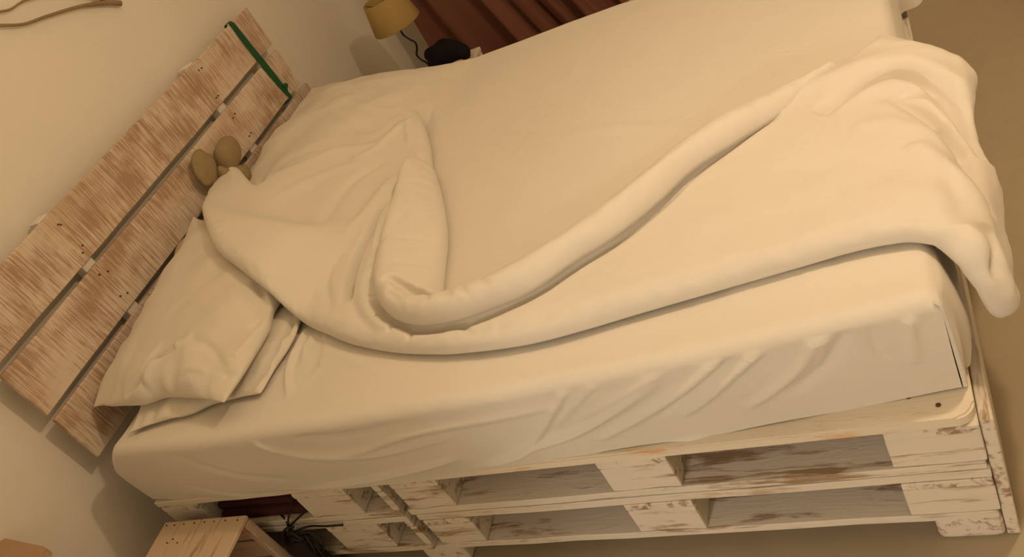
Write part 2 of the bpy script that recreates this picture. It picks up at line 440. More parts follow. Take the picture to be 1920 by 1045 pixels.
def coords(nt, scale=(1, 1, 1), rnd=True):
    tc = N(nt, 'ShaderNodeTexCoord')
    mp = N(nt, 'ShaderNodeMapping')
    mp.inputs['Scale'].default_value = scale
    nt.links.new(tc.outputs['Object'], mp.inputs['Vector'])
    if rnd:
        oi = N(nt, 'ShaderNodeObjectInfo')
        ml = N(nt, 'ShaderNodeMath', operation='MULTIPLY')
        ml.inputs[1].default_value = 37.0
        nt.links.new(oi.outputs['Random'], ml.inputs[0])
        cb = N(nt, 'ShaderNodeCombineXYZ')
        for k in range(3):
            nt.links.new(ml.outputs[0], cb.inputs[k])
        nt.links.new(cb.outputs[0], mp.inputs['Location'])
    return mp.outputs[0]


def noise(nt, vec, scale, detail=4, rough=.55, dist=0.0):
    n = N(nt, 'ShaderNodeTexNoise')
    n.inputs['Scale'].default_value = scale
    n.inputs['Detail'].default_value = detail
    n.inputs['Roughness'].default_value = rough
    n.inputs['Distortion'].default_value = dist
    nt.links.new(vec, n.inputs['Vector'])
    return n.outputs['Fac']


def mixc(nt, fac, a, b, bt='MIX'):
    n = N(nt, 'ShaderNodeMix', data_type='RGBA', blend_type=bt)
    ins = [s for s in n.inputs if s.type == 'RGBA']
    for s, v in ((n.inputs[0], fac), (ins[0], a), (ins[1], b)):
        if hasattr(v, 'is_output'):
            nt.links.new(v, s)
        elif isinstance(v, (int, float)):
            s.default_value = v
        else:
            s.default_value = (*v, 1)
    return [o for o in n.outputs if o.type == 'RGBA'][0]


def mathn(nt, op, a, b=0.0, clamp=False):
    n = N(nt, 'ShaderNodeMath', operation=op, use_clamp=clamp)
    for s, v in ((n.inputs[0], a), (n.inputs[1], b)):
        if hasattr(v, 'is_output'):
            nt.links.new(v, s)
        else:
            s.default_value = v
    return n.outputs[0]


def bump(nt, b, h, strength, dist):
    n = N(nt, 'ShaderNodeBump')
    n.inputs['Strength'].default_value = strength
    n.inputs['Distance'].default_value = dist
    nt.links.new(h, n.inputs['Height'])
    nt.links.new(n.outputs[0], b.inputs['Normal'])


def cloth(name, col, rough=.9, fold=.25, sheen=.15):
    m, nt, b = mat(name)
    v = coords(nt, rnd=False)
    n1 = noise(nt, v, 3.0, 3)
    c = mixc(nt, n1, tuple(x * .96 for x in col), tuple(min(1, x * 1.03) for x in col))
    nt.links.new(c, b.inputs['Base Color'])
    b.inputs['Roughness'].default_value = rough
    b.inputs['Sheen Weight'].default_value = sheen
    b.inputs['Specular IOR Level'].default_value = .15
    h = mathn(nt, 'ADD', mathn(nt, 'MULTIPLY', noise(nt, v, 12, 3, .5, .6), 1.0), mathn(nt, 'MULTIPLY', noise(nt, v, 900, 1), .02))
    bump(nt, b, h, fold, .012)
    return m


def whitewash(name, axis, white=(.78, .71, .60), brown=(.27, .18, .11), amount=.68, saw=0.0, sawaxis=None):
    """thin white paint rubbed over raw wood; grain runs along axis"""
    m, nt, b = mat(name)
    sc = [42, 42, 42]
    sc[axis] = 5.0
    v = coords(nt, tuple(sc))
    g = noise(nt, v, 1.0, 5, .65, .4)
    v2 = coords(nt, tuple(3 if k != axis else 1.6 for k in range(3)))
    blotch = noise(nt, v2, 2.4, 4, .6)
    f = mathn(nt, 'ADD', mathn(nt, 'MULTIPLY', g, .78), mathn(nt, 'MULTIPLY', blotch, .50))
    mask = ramp(nt, f, [(.72 - .08 * amount, (0, 0, 0)), (.80 - .06 * amount, (1, 1, 1))])
    raw = mixc(nt, noise(nt, coords(nt, tuple(60 if k != axis else 3 for k in range(3))), 1.0, 3), brown, tuple(min(1, x * 1.5 + .05) for x in brown))
    wcol = mixc(nt, noise(nt, v, .5, 3), white, tuple(x * .90 for x in white))
    c = mixc(nt, mask, wcol, raw)
    if saw:
        s2 = [6, 6, 6]
        s2[sawaxis] = 9
        along = [a for a in (0, 1, 2) if a != sawaxis]
        s2 = [11, 11, 11]
        s2[axis] = 210
        vs = coords(nt, tuple(s2))
        sn = noise(nt, vs, 1.0, 3, .6, .3)
        big = noise(nt, coords(nt, (4, 4, 6)), 1.3, 3, .6)
        st = mathn(nt, 'ADD', mathn(nt, 'MULTIPLY', sn, .75), mathn(nt, 'MULTIPLY', big, .62))
        sm_ = ramp(nt, st, [(.62, (0, 0, 0)), (.80, (1, 1, 1))])
        sm_ = mathn(nt, 'MULTIPLY', sm_, saw)
        c = mixc(nt, sm_, c, (.34, .20, .11))
        # warm bare areas
        bare = ramp(nt, noise(nt, coords(nt, (2, 2.2, 5)), 1.1, 3), [(.56, (0, 0, 0)), (.70, (1, 1, 1))])
        c = mixc(nt, mathn(nt, 'MULTIPLY', bare, .30), c, (.46, .27, .14))
        vo = N(nt, 'ShaderNodeTexVoronoi')
        vo.inputs['Scale'].default_value = 3.6
        vw = N(nt, 'ShaderNodeVectorMath', operation='ADD')
        nt.links.new(coords(nt, (1, 1, 1)), vw.inputs[0])
        nt.links.new(mixc(nt, .03, (0, 0, 0), noise(nt, coords(nt, (30, 30, 30)), 1.0, 3)), vw.inputs[1])
        nt.links.new(vw.outputs[0], vo.inputs['Vector'])
        oi_ = N(nt, 'ShaderNodeObjectInfo')
        c = mixc(nt, mathn(nt, 'MULTIPLY', oi_.outputs['Random'], .22), c, (.40, .24, .13))
        kn = ramp(nt, vo.outputs['Distance'], [(.05, (1, 1, 1)), (.085, (0, 0, 0))])
        c = mixc(nt, mathn(nt, 'MULTIPLY', kn, .55), c, (.26, .12, .06))
    nt.links.new(c, b.inputs['Base Color'])
    b.inputs['Roughness'].default_value = .75
    b.inputs['Specular IOR Level'].default_value = .25
    bump(nt, b, mathn(nt, 'ADD', g, mathn(nt, 'MULTIPLY', mask, -.5)), .5, .003)
    return m


def plain(name, col, rough=.6, spec=.3, bumps=None, var=.08):
    m, nt, b = mat(name)
    v = coords(nt, rnd=False)
    n = noise(nt, v, 18, 3)
    c = mixc(nt, n, tuple(x * (1 - var) for x in col), tuple(min(1, x * (1 + var)) for x in col))
    nt.links.new(c, b.inputs['Base Color'])
    b.inputs['Roughness'].default_value = rough
    b.inputs['Specular IOR Level'].default_value = spec
    if bumps:
        bump(nt, b, noise(nt, v, bumps[0], 4), bumps[1], bumps[2])
    return m


M_SHEET = cloth('sheet_cotton', (.75, .70, .61), fold=0.30)
M_DUVET = cloth('duvet_cotton', (.75, .70, .61), fold=0.34)
M_PILLOW = cloth('pillow_cotton', (.74, .685, .585), fold=.30)
M_WX = whitewash('whitewashed_wood_long', 0)
M_WY = whitewash('whitewashed_wood_cross', 1)
M_WZ = whitewash('whitewashed_wood_upright', 2)
M_IN = whitewash('whitewashed_inner_board', 0, brown=(.40, .29, .19), amount=.3)
M_DECK = whitewash('whitewashed_deck_board', 0, white=(.82, .73, .58), brown=(.55, .33, .17), amount=.1)
M_HEAD = whitewash('sawn_headboard_plank', 1, white=(.82, .71, .58), brown=(.62, .47, .33), amount=.2, saw=.8, sawaxis=2)
M_BATTEN = plain('white_painted_batten', (.78, .73, .66), .7)
M_WALL = plain('plaster_wall', (.83, .78, .68), .92, .1, (40, .15, .004), .02)
M_FLOOR = plain('floor_screed', (.42, .35, .235), .55, .3, (6, .1, .004), .06)

# ------------------------------------------------------------------ the room
FZ = -.075
XH = -.93


def wall(name, x0, x1, y0, y1, z0, z1, m=None):
    return struct(bm_obj(name, box_bm(x0, x1, y0, y1, z0, z1), m or M_WALL))


wall('floor', XH - .1, 3.3, -4.2, 3.0, FZ - .1, FZ, M_FLOOR)
wall('ceiling', XH - .1, 3.3, -4.2, 3.0, 2.42, 2.5)
wall('wall_head', XH - .1, XH, -2.0, 2.85, FZ, 2.42)
wall('wall_far', XH - .1, 3.3, 2.85, 2.95, FZ, 2.42)
wall('wall_foot', 3.2, 3.3, -4.2, 2.85, FZ, 2.42)
wall('wall_near', XH - .1, .15, -2.1, -2.0, FZ, 2.42)
wall('wall_near', 1.6, 3.2, -2.1, -2.0, FZ, 2.42)
wall('wall_hall', XH - .1, 3.3, -4.3, -4.2, FZ, 2.42)
wall('wall_hall', XH - .1, XH, -4.2, -2.1, FZ, 2.42)


# ------------------------------------------------------------------ pallets
rnd = random.Random(11)


def nail(x, y, z, parent, m, r=.004, axis='z'):
    bm = bmesh.new()
    bmesh.ops.create_cone(bm, cap_ends=True, segments=7, radius1=r, radius2=r * .8, depth=.003)
    if axis == 'x':
        bmesh.ops.rotate(bm, verts=bm.verts, matrix=Matrix.Rotation(math.pi / 2, 3, 'Y'))
    bmesh.ops.translate(bm, verts=bm.verts, vec=(x, y, z))
    return bm_obj('nail', bm, m, parent)


M_NAIL = plain('rusty_nail', (.12, .06, .03), .7)


def pallet(label, x0, x1, y0, y1, z0, blocks_x, group, top=False):
    """blocks_x: list of (x0, x1) of the block columns"""
    t = thing('pallet', label, 'pallet', ((x0 + x1) / 2, (y0 + y1) / 2, z0), group)
    D = y1 - y0
    rows = [(0, .10), (.3275, .4725), (.70, .80)]
    for a, b in rows:                                    # runner boards
        board('runner_board', x0 + .004, x1 - .004, y0 + a, y0 + b, z0, z0 + .021, M_WX, t, rnd, nseg=10)
    for a, b in rows:
        for (bx0, bx1) in blocks_x:
            board('block', bx0, bx1, y0 + a + .001, y0 + b - .001, z0 + .0215, z0 + .0995, M_WX, t, rnd, nseg=3, rough=.0018)
    for (bx0, bx1) in blocks_x:
        board('stringer_board', bx0, bx1, y0, y1, z0 + .1, z0 + .1215, M_WY, t, rnd, nseg=6)
    for a, b in ((0, .145), (.186, .286), (.3275, .4725), (.514, .614), (.655, .80)):
        if top and a == 0 and y0 == 0 and x1 > 1:
            bm = bmesh.new()
            rr = .032
            pts = [(x0, a), (x1 - rr, a)] + [(x1 - rr + rr * math.sin(q), a + rr - rr * math.cos(q)) for q in np.linspace(.2, math.pi / 2, 7)] + [(x1, b), (x0, b)]
            lo_ = [bm.verts.new((p[0], y0 + p[1], z0 + .122)) for p in pts]
            hi_ = [bm.verts.new((p[0], y0 + p[1], z0 + .144)) for p in pts]
            bm.faces.new(lo_[::-1])
            top_f = bm.faces.new(hi_)
            for q in range(len(pts)):
                bm.faces.new((lo_[q], lo_[(q + 1) % len(pts)], hi_[(q + 1) % len(pts)], hi_[q]))
            bmesh.ops.bevel(bm, geom=list(top_f.edges), offset=.004, segments=2, affect='EDGES')
            bm_obj('deck_board', bm, M_DECK, t)
            for (qx, qy) in ((1.105, 0.053), (1.148, 0.029)):
                nail(qx, qy, z0 + .1445, t, M_NAIL, .005)
            continue
        board('deck_board', x0, x1, y0 + a, y0 + b, z0 + .122, z0 + .144, M_DECK if top else M_IN, t, rnd, nseg=12)
    return t


RB = [(0.02, .145), (.5275, .6725), (1.055, 1.2)]
LB = [(-.74, -.60), (-.275, -.115), (-.032, -.012)]
for k, (z, nm) in enumerate(((-.003, 'lower'), (.144, 'upper'))):
    pallet('whitewashed %s pallet under the foot half of the bed, near side' % nm, .016 if k == 0 else .004, 1.2, 0, .8, z,
           RB, 'whitewashed pallets stacked in two layers', k == 1)
    pallet('whitewashed cut down %s pallet under the pillow end, near side' % nm, -.745, -.012, 0, .8, z,
           LB, 'whitewashed pallets stacked in two layers', k == 1)
    pallet('whitewashed %s pallet under the foot half of the bed, far side by the curtain' % nm, .004, 1.2, .803, 1.603, z,
           RB, 'whitewashed pallets stacked in two layers', k == 1)
    pallet('whitewashed %s pallet under the pillow end, far side by the curtain' % nm, -.745, -.012, .803, 1.603, z,
           LB, 'whitewashed pallets stacked in two layers', k == 1)

fb = board('foot_plank', 1.2012, 1.222, .010, 1.592, FZ + .002, .262, M_WY, None, rnd, nseg=12)
tag(fb, 'wide whitewashed plank standing across the foot end of the pallets', 'plank')
# foot timbers the lower pallets rest on
for (a, b, lab) in ((1.088, 1.2, 'pale rounded timber under the foot corner of the pallet bed'),
                    (-.07, .05, 'reddish brown timber under the joint between the pallets'),
                    (-.74, -.62, 'timber under the pallets at the headboard wall')):
    bm = box_bm(a, b, .006, 1.59, FZ, -.004, .016, 3)
    o = bm_obj('foot_timber', bm, M_WY, None)
    tag(o, lab, 'timber', 'timbers under the pallet bed')

# ------------------------------------------------------------------ mattress and fitted sheet
tag(bm_obj('mattress', box_bm(-.70, 1.15, .08, 1.53, .2885, .485, .03, 3), M_PILLOW),
    'thick mattress on the pallets, wrapped in a cream sheet', 'mattress')


def strokes_disp(X, Y, strokes):
    Z = np.zeros(X.shape)
    for P, amp, wid in strokes:
        P = catmull(P, 5)
        x0, x1 = P[:, 0].min() - 3 * wid, P[:, 0].max() + 3 * wid
        y0, y1 = P[:, 1].min() - 3 * wid, P[:, 1].max() + 3 * wid
        k = (X > x0) & (X < x1) & (Y > y0) & (Y < y1)
        if not k.any():
            continue
        d, _, _, t = seg_dist(X[k], Y[k], P, False)
        tap = np.sin(np.clip(t, 0.0, 1) * math.pi) ** .5
        Z[k] += amp * np.exp(-(d / wid) ** 2) * tap
    return Z


def make_sheet():
    allV, allQ = [], []
    off = 0

    def y_near(x, z):            # near face: bulges mid-height, steps back toward the foot
        base = np.interp(x, [-.74, -.4, 0, .4, .8, 1.19], [.012, -.004, -.004, .002, .022, .060])
        t = (z - .28) / .22
        return base - .012 * np.sin(np.clip(t, 0, 1) * math.pi)

    r = .030
    # path over the bed from bottom near edge, up, across, down far side
    def add(nx, xs, path):
        nonlocal off
        X = np.repeat(xs[:, None], path.shape[0], 1)
        return X
    xs = np.arange(-.745, 1.1901, .006)
    na = 34
    # t parameter: side (z from bottom to .465), arc, top
    side = np.linspace(0, 1, 36)
    arc = np.linspace(0, 1, 8)[1:]
    top = np.arange(.042, 1.555, .007)
    nT = len(side) + len(arc) + len(top)
    V = np.zeros((len(xs), nT, 3))
    for i, x in enumerate(xs):
        zb = np.interp(x, [-.745, -.6, 0, .35, .55, .8, 1.19], [.292, .283, .272, .268, .2895, .2895, .2895])
        zb += .002 * math.sin(x * 23)
        ztop = .5
        # head-side rounding of the mattress corner
        drop = 0.0
        if x < -.68:
            drop = .05 * ((-.68 - x) / .065) ** 2
        if x > 1.165:
            drop = .022 * (1 - math.sqrt(max(0, 1 - ((x - 1.165) / .0255) ** 2)))
        zt = ztop - drop
        zs = zb + (zt - r - zb) * side
        yn = y_near(x, zs)
        ye = yn[-1]
        V[i, :len(side), 0] = x
        V[i, :len(side), 1] = yn
        V[i, :len(side), 2] = zs
        k = len(side)
        th = arc * math.pi / 2
        V[i, k:k + len(arc), 0] = x
        V[i, k:k + len(arc), 1] = ye + r * (1 - np.cos(th))
        V[i, k:k + len(arc), 2] = zt - r + r * np.sin(th)
        k += len(arc)
        tt = (top - .035) / (1.548 - .035)
        V[i, k:, 0] = x
        V[i, k:, 1] = ye + r + (1.565 - ye - r) * tt
        V[i, k:, 2] = zt
    # soft waves and strokes, side part displaced along -y, top along z
    S = V[:, :len(side)]
    d = strokes_disp(S[..., 0], S[..., 2], [(p, a, w) for p, a, w in DATA['side_strokes']])
    d += .004 * vnoise(S[..., 0] * 5 + S[..., 2] * 6, S[..., 2] * 7, 2) * np.sin(np.clip(side, 0, 1) * math.pi)[None]
    # slack that bellies out just above the pallet in the middle of the bed
    S[..., 1] -= d
    Tp = V[:, len(side) + len(arc):]
    dt = strokes_disp(Tp[..., 0], Tp[..., 1], [(p, a, w) for p, a, w in DATA['top_strokes']])
    tx_ = np.clip((top - .035) / .04, 0, 1)[None]
    dt += .0030 * vnoise(Tp[..., 0] * 3.2, Tp[..., 1] * 3.0, 4) + .0012 * vnoise(Tp[..., 0] * 9 + Tp[..., 1] * 3, Tp[..., 1] * 8, 5)
    Tp[..., 2] += dt * tx_
    # far pillow's shape pushes the far side up a little
    allV.append(V.reshape(-1, 3))
    allQ.append(grid_faces(len(xs), nT, flip=True))
    off += V.size // 3
    # foot drop: gathered pleats hanging over the foot edge
    ys = np.arange(.04, 1.60, .006)
    ts = np.linspace(0, 1, 30)
    F = np.zeros((len(ys), len(ts), 3))
    for i, y in enumerate(ys):
        pleat = .5 + .5 * math.sin((y - .05) * 2 * math.pi / .072 + 1.6 * math.sin(y * 21))
        amp = .018 * math.exp(-max(0, y - .12) / .30) + .004
        z = .490 - ts * (.490 - .2895)
        lean = .001 + .016 * np.sin(ts * 2.9)
        bulge = .07 * math.exp(-((y - 1.40) / .05) ** 2)
        near = max(0, .10 - y) / .06
        x = 1.1895 - .004 * near + lean * (1 - near) + (amp * pleat * ts ** .7 * (1 - .35 * ts)) * (1 - .6 * near) + bulge * ts ** 2
        x = x - .008 * (1 - np.sqrt(np.clip(1 - (1 - np.clip(ts / .08, 0, 1)) ** 2, 0, 1)))
        F[i, :, 0] = x
        F[i, :, 1] = np.maximum(y + .012 * ts * math.cos(y * 80), y_near(1.19, z) + .0005)
        F[i, :, 2] = z
    allV.append(F.reshape(-1, 3))
    allQ.append(grid_faces(len(ys), len(ts), flip=True, off=off))
    off += F.size // 3
    # head drop and far drop
    ys = np.linspace(.01, 1.59, 60)
    ts = np.linspace(0, 1, 12)
    Y, T = np.meshgrid(ys, ts, indexing='ij')
    Hd = np.stack([-.745 - .012 * np.sin(T * math.pi) + .004 * np.sin(Y * 40), Y, .452 - T * (.452 - .292)], -1)
    allV.append(Hd.reshape(-1, 3))
    allQ.append(grid_faces(len(ys), len(ts), off=off))
    off += Hd.size // 3
    xs2 = np.linspace(-.745, 1.19, 120)
    X, T = np.meshgrid(xs2, ts, indexing='ij')
    Fd = np.stack([X, 1.562 + .03 * np.sin(np.clip(T * 4, 0, 1) * math.pi / 2) + .005 * np.sin(X * 31) * T, .5 - T * (.5 - .292)], -1)
    allV.append(Fd.reshape(-1, 3))
    allQ.append(grid_faces(len(xs2), len(ts), off=off))
    o = np_mesh('fitted_sheet', np.concatenate(allV), np.concatenate(allQ), M_SHEET)
    return tag(o, 'cream fitted sheet stretched over the mattress, creased along its near side', 'bed sheet')


# ------------------------------------------------------------------ pillows
def make_pillow(key, name, label, n=150, **kw):
    d = PILLOWS[key]
    up, dn = pillow_grid(d['C4'], d['T'], n, d['seed'], d['pinch'], taper=d.get('taper'), **kw)
    if key in DATA.get('pillow_strokes', {}):
        dz = strokes_disp(up[..., 0], up[..., 1], DATA['pillow_strokes'][key])
        u = np.linspace(0, 1, n)
        e = np.minimum(1, 12 * np.minimum(u, 1 - u))
        up[..., 2] += dz * e[:, None] * e[None, :]
    V = np.concatenate([up.reshape(-1, 3), dn.reshape(-1, 3)])
    Q = [grid_faces(n, n), grid_faces(n, n, flip=True, off=n * n)]
    rim = []
    a = [(0, j) for j in range(n)] + [(i, n - 1) for i in range(1, n)] + [(n - 1, j) for j in range(n - 2, -1, -1)] + [(i, 0) for i in range(n - 2, 0, -1)]
    idx = np.array([i * n + j for i, j in a])
    nx = np.roll(idx, -1)
    Q.append(np.stack([idx, nx, nx + n * n, idx + n * n], 1))
    o = np_mesh(name, V, np.concatenate(Q), M_PILLOW)
    return tag(o, label, 'pillow')


# ------------------------------------------------------------------ duvet
def hang(s, y, h):
    """bed-space (s along the bed, y across, h off the surface) to world; past the foot the cloth bends down"""
    s = np.asarray(s, float)
    steep = np.array([(1.10, .503), (1.155, .503), (1.192, .497), (1.220, .472), (1.237, .435), (1.247, .38), (1.256, .30), (1.262, .20)])
    shallow = np.array([(1.10, .503), (1.155, .503), (1.20, .500), (1.24, .492), (1.275, .478), (1.31, .45), (1.335, .40), (1.35, .33)])
    w = smooth((y - .18) / .45)
    out = []
    res = []
    for P in (steep, shallow):
        L = np.concatenate([[0], np.cumsum(np.hypot(*np.diff(P, axis=0).T))]) + 1.10
        x = np.interp(s, L, P[:, 0])
        z = np.interp(s, L, P[:, 1])
        e = .012
        tx = np.interp(s + e, L, P[:, 0]) - np.interp(s - e, L, P[:, 0])
        tz = np.interp(s + e, L, P[:, 1]) - np.interp(s - e, L, P[:, 1])
        n = np.hypot(tx, tz) + 1e-9
        res.append((x, z, -tz / n, tx / n))
    x = res[0][0] * (1 - w) + res[1][0] * w
    z = res[0][1] * (1 - w) + res[1][1] * w
    nx = res[0][2] * (1 - w) + res[1][2] * w
    nz = res[0][3] * (1 - w) + res[1][3] * w
    f = s <= 1.10
    zb = env(s, y)
    x = np.where(f, s, x)
    z = np.where(f, zb, z)
    nx = np.where(f, 0, nx)
    nz = np.where(f, 1, nz)
    return x + nx * h, y, z + nz * h


def layer(name, outline, H, R, amax, step, strokes, lift=0.0, parent=None, noise_amp=.004, seed=1, hfun=None, liftfun=None, afun=None):
    P = catmull(outline, 5, closed=True)
    m = amax * math.pi / 2 + step
    xs = np.arange(P[:, 0].min() - m, P[:, 0].max() + m, step)
    ys = np.arange(P[:, 1].min() - m, P[:, 1].max() + m, step)
    X, Y = np.meshgrid(xs, ys, indexing='ij')
    d, qx, qy, _ = seg_dist(X, Y, P, True)
    ins = inside(X, Y, P)
    sd = np.where(ins, d, -d)
    a = amax if afun is None else afun(X, Y)
    if liftfun is not None:
        lift = liftfun(X, Y)
    gx = np.where(ins, X - qx, qx - X) / (d + 1e-9)
    gy = np.where(ins, Y - qy, qy - Y) / (d + 1e-9)
    keep = sd > -(a * math.pi / 2 + step * .9)
    # underside quarter circle for sd<0, ellipse for sd>0
    th = np.clip(-sd / a, 0, math.pi / 2)
    inward = np.where(sd < 0, a * (1 - np.cos(th)), sd)
    px = np.where(sd < 0, qx + gx * inward, X)
    py = np.where(sd < 0, qy + gy * inward, Y)
    hh = H if hfun is None else hfun(X, Y)
    Rr = R if not callable(R) else R(X, Y)
    t = np.clip(sd / Rr, 0, 1)
    prof = np.sqrt(np.clip(1 - (1 - t) ** 2, 0, 1))
    h = np.where(sd < 0, a * (1 - np.sin(th)), a + (hh - a) * prof)
    st = strokes_disp(X, Y, strokes)
    nz = noise_amp * (vnoise(X * 5 + Y * 3, Y * 7 - X * 2, seed) * .6 + .4 * vnoise(X * 14, Y * 14, seed + 1))
    nz = nz + np.where(X > 1.12, .006 * vnoise(X * 9 - Y * 6, Y * 17 + X * 9, seed + 4) * smooth((X - 1.10) / .1), 0)
    # edge puckers
    ep = np.exp(-np.clip(sd, 0, 1) / .035) * .0035 * vnoise((px + py) * 34, (px - py) * 34, seed + 2)
    h = h + np.where(sd > 0, (st + nz) * np.clip(sd / .025, 0, 1) + ep * np.clip(sd / .01, 0, 1), 0) + lift
    h = np.where(sd > .03, np.maximum(h, .004), h)
    x, y, z = hang(px, py, h)
    V = np.stack([x, y, z], -1).reshape(-1, 3)
    return np_mesh(name, V, grid_faces(len(xs), len(ys), keep), M_DUVET, parent)


if DATA:
    make_sheet()
    make_pillow('near_low', 'pillow', 'flat cream pillow underneath, its corner showing at the near bed edge')
    make_pillow('near_top', 'pillow', 'plump cream pillow on top at the near side, against the headboard')
    make_pillow('far', 'pillow', 'cream pillow at the far side, half under the duvet flap')
    dv = layer('duvet', DATA['duvet'], .050, .040, .018, .0042, DATA['duvet_strokes'], seed=3)
    tag(dv, 'cream duvet thrown back diagonally across the bed and over its foot', 'duvet')
    r_in = np.array(DATA['roll'][:17])
    r_out = np.array(DATA['roll'][18:])

    def roll_lift(X, Y):
        a, _, _, _ = seg_dist(X, Y, r_in, False)
        b, _, _, _ = seg_dist(X, Y, r_out, False)
        return .042 * smooth(a / (a + b + 1e-6) * 1.15) * (1 - .35 * smooth((X - .80) / .25))

    def roll_soft(X, Y):
        return smooth((X - .40) / .40) * (1 - roll_lift(X, Y) / .042)
    layer('rolled_fold', DATA['roll'], .068, lambda X, Y: .050 + .06 * roll_soft(X, Y), .022, .0040, DATA['roll_strokes'], liftfun=roll_lift,
          hfun=lambda X, Y: .068 - .018 * smooth((X - .78) / .28),
          afun=lambda X, Y: .022 - .016 * roll_soft(X, Y), parent=dv, seed=6, noise_amp=.003)

# ------------------------------------------------------------------ headboard
hb = thing('headboard', 'headboard of three worn whitewashed planks fixed to the plaster wall', 'headboard', (XH, .86, .43))
for (za, zb, ya, yb) in ((.789, .946, .045, 1.668), (.614, .768, .056, 1.668), (.434, .596, .056, 1.70)):
    board('plank', -.864, -.85, ya, yb, za, zb, M_HEAD, hb, rnd, rough=.0022, nseg=16, chip=.002)
for ya, yb in ((.436, .480), (1.235, 1.280)):
    board('batten', -.902, -.8645, ya, yb, .45, .9485, M_BATTEN, hb, rnd, nseg=4)
for za in (.82, .91, .65, .735, .47, .56):
    for yb in (.458, 1.257, .47, 1.27):
        nail(-.8495, yb + rnd.uniform(-.012, .012), za + rnd.uniform(-.008, .008), hb, M_NAIL, .0032, 'x')

# green strap round the two upper planks
M_STRAP = plain('green_webbing', (.02, .10, .035), .8)


def ribbon(name, pts, widths, m, thick=.0016, wdir=(0, 1, 0), parent=None):
    P = catmull(pts, 6)
    n = len(P)
    Wd = np.interp(np.linspace(0, 1, n), np.linspace(0, 1, len(widths)), widths)
    verts, faces = [], []
    w0 = Vector(wdir)
    for i in range(n):
        t = Vector(P[min(i + 1, n - 1)] - P[max(i - 1, 0)]).normalized()
        w = (w0 - t * w0.dot(t)).normalized()
        nn = t.cross(w).normalized() * thick
        c = Vector(P[i])
        for sgn, q in ((-1, -1), (1, -1), (1, 1), (-1, 1)):
            verts.append(tuple(c + w * Wd[i] / 2 * sgn + nn * q))
    for i in range(n - 1):
        for k in range(4):
            faces.append((i * 4 + k, i * 4 + (k + 1) % 4, (i + 1) * 4 + (k + 1) % 4, (i + 1) * 4 + k))
    faces.append((3, 2, 1, 0))
    faces.append(tuple((n - 1) * 4 + k for k in range(4)))
    return mesh(name, verts, faces, m, parent, sm=False)


st = thing('strap', 'dark green webbing strap tied round the upper headboard planks at their far end', 'strap', (-.86, 1.55, .60))
ribbon('webbing', [(-.880, 1.544, .90), (-.879, 1.541, .942), (-.868, 1.538, .9495), (-.8475, 1.538, .948), (-.8465, 1.541, .90), (-.8465, 1.545, .82), (-.8465, 1.549, .765),
                   (-.8465, 1.555, .70), (-.8465, 1.560, .64), (-.847, 1.563, .612), (-.862, 1.560, .605), (-.895, 1.555, .604), (-.900, 1.55, .63)],
       [.012, .012, .014, .018, .026, .030, .032, .030, .020, .016, .022, .022, .018], M_STRAP, parent=st)
tube('knot', [(-.843, 1.560, .665), (-.836, 1.575, .66), (-.842, 1.562, .645)], .005, M_STRAP, st)

# ------------------------------------------------------------------ driftwood on the wall
M_TWIG = plain('bare_twig', (.30, .22, .12), .85, .2, (60, .5, .003), .25)
tw = thing('twig_hanging', 'bare forked twigs hung on the plaster wall above the headboard', 'decoration', (XH, .85, 1.3))
tube('twig', [(-0.915, 0.66, 1.428), (-0.915, 0.745, 1.397), (-0.915, 0.826, 1.356), (-0.915, 0.892, 1.324), (-0.915, 0.978, 1.304), (-0.915, 1.098, 1.272), (-0.915, 1.194, 1.235), (-0.915, 1.24, 1.209)],
     [.003, .004, .0045, .0042, .0045, .005, .008, .009], M_TWIG, tw)
tube('twig', [(-0.915, 0.689, 1.436), (-0.915, 0.781, 1.41), (-0.915, 0.858, 1.382), (-0.915, 0.892, 1.372), (-0.915, 0.947, 1.369), (-0.915, 1.013, 1.352), (-0.915, 1.115, 1.307), (-0.915, 1.195, 1.244)],
     [.003, .003, .0035, .003, .004, .004, .005], M_TWIG, tw)

# ------------------------------------------------------------------ plush toys behind the pillows
M_PLUSH = plain('tan_plush', (.32, .24, .13), .95, .05, (160, .8, .004), .15)
M_PLUSH2 = plain('grey_brown_plush', (.46, .36, .26), .95, .05, (160, .8, .004), .15)


def blob(name, c, r, m, parent=None, rot=(0, 0, 0), lump=.08, seed=0):
    bm = bmesh.new()
    bmesh.ops.create_icosphere(bm, subdivisions=4, radius=1)
    R_ = Matrix.Rotation(rot[2], 3, 'Z') @ Matrix.Rotation(rot[1], 3, 'Y') @ Matrix.Rotation(rot[0], 3, 'X')
    for v in bm.verts:
        p = v.co.copy()
        k = 1 + lump * float(vnoise(np.array(p.x * 2 + p.z), np.array(p.y * 2 - p.z), seed))
        v.co = R_ @ Vector((p.x * r[0] * k, p.y * r[1] * k, p.z * r[2] * k)) + Vector(c)
    return bm_obj(name, bm, m, parent, sm=True)


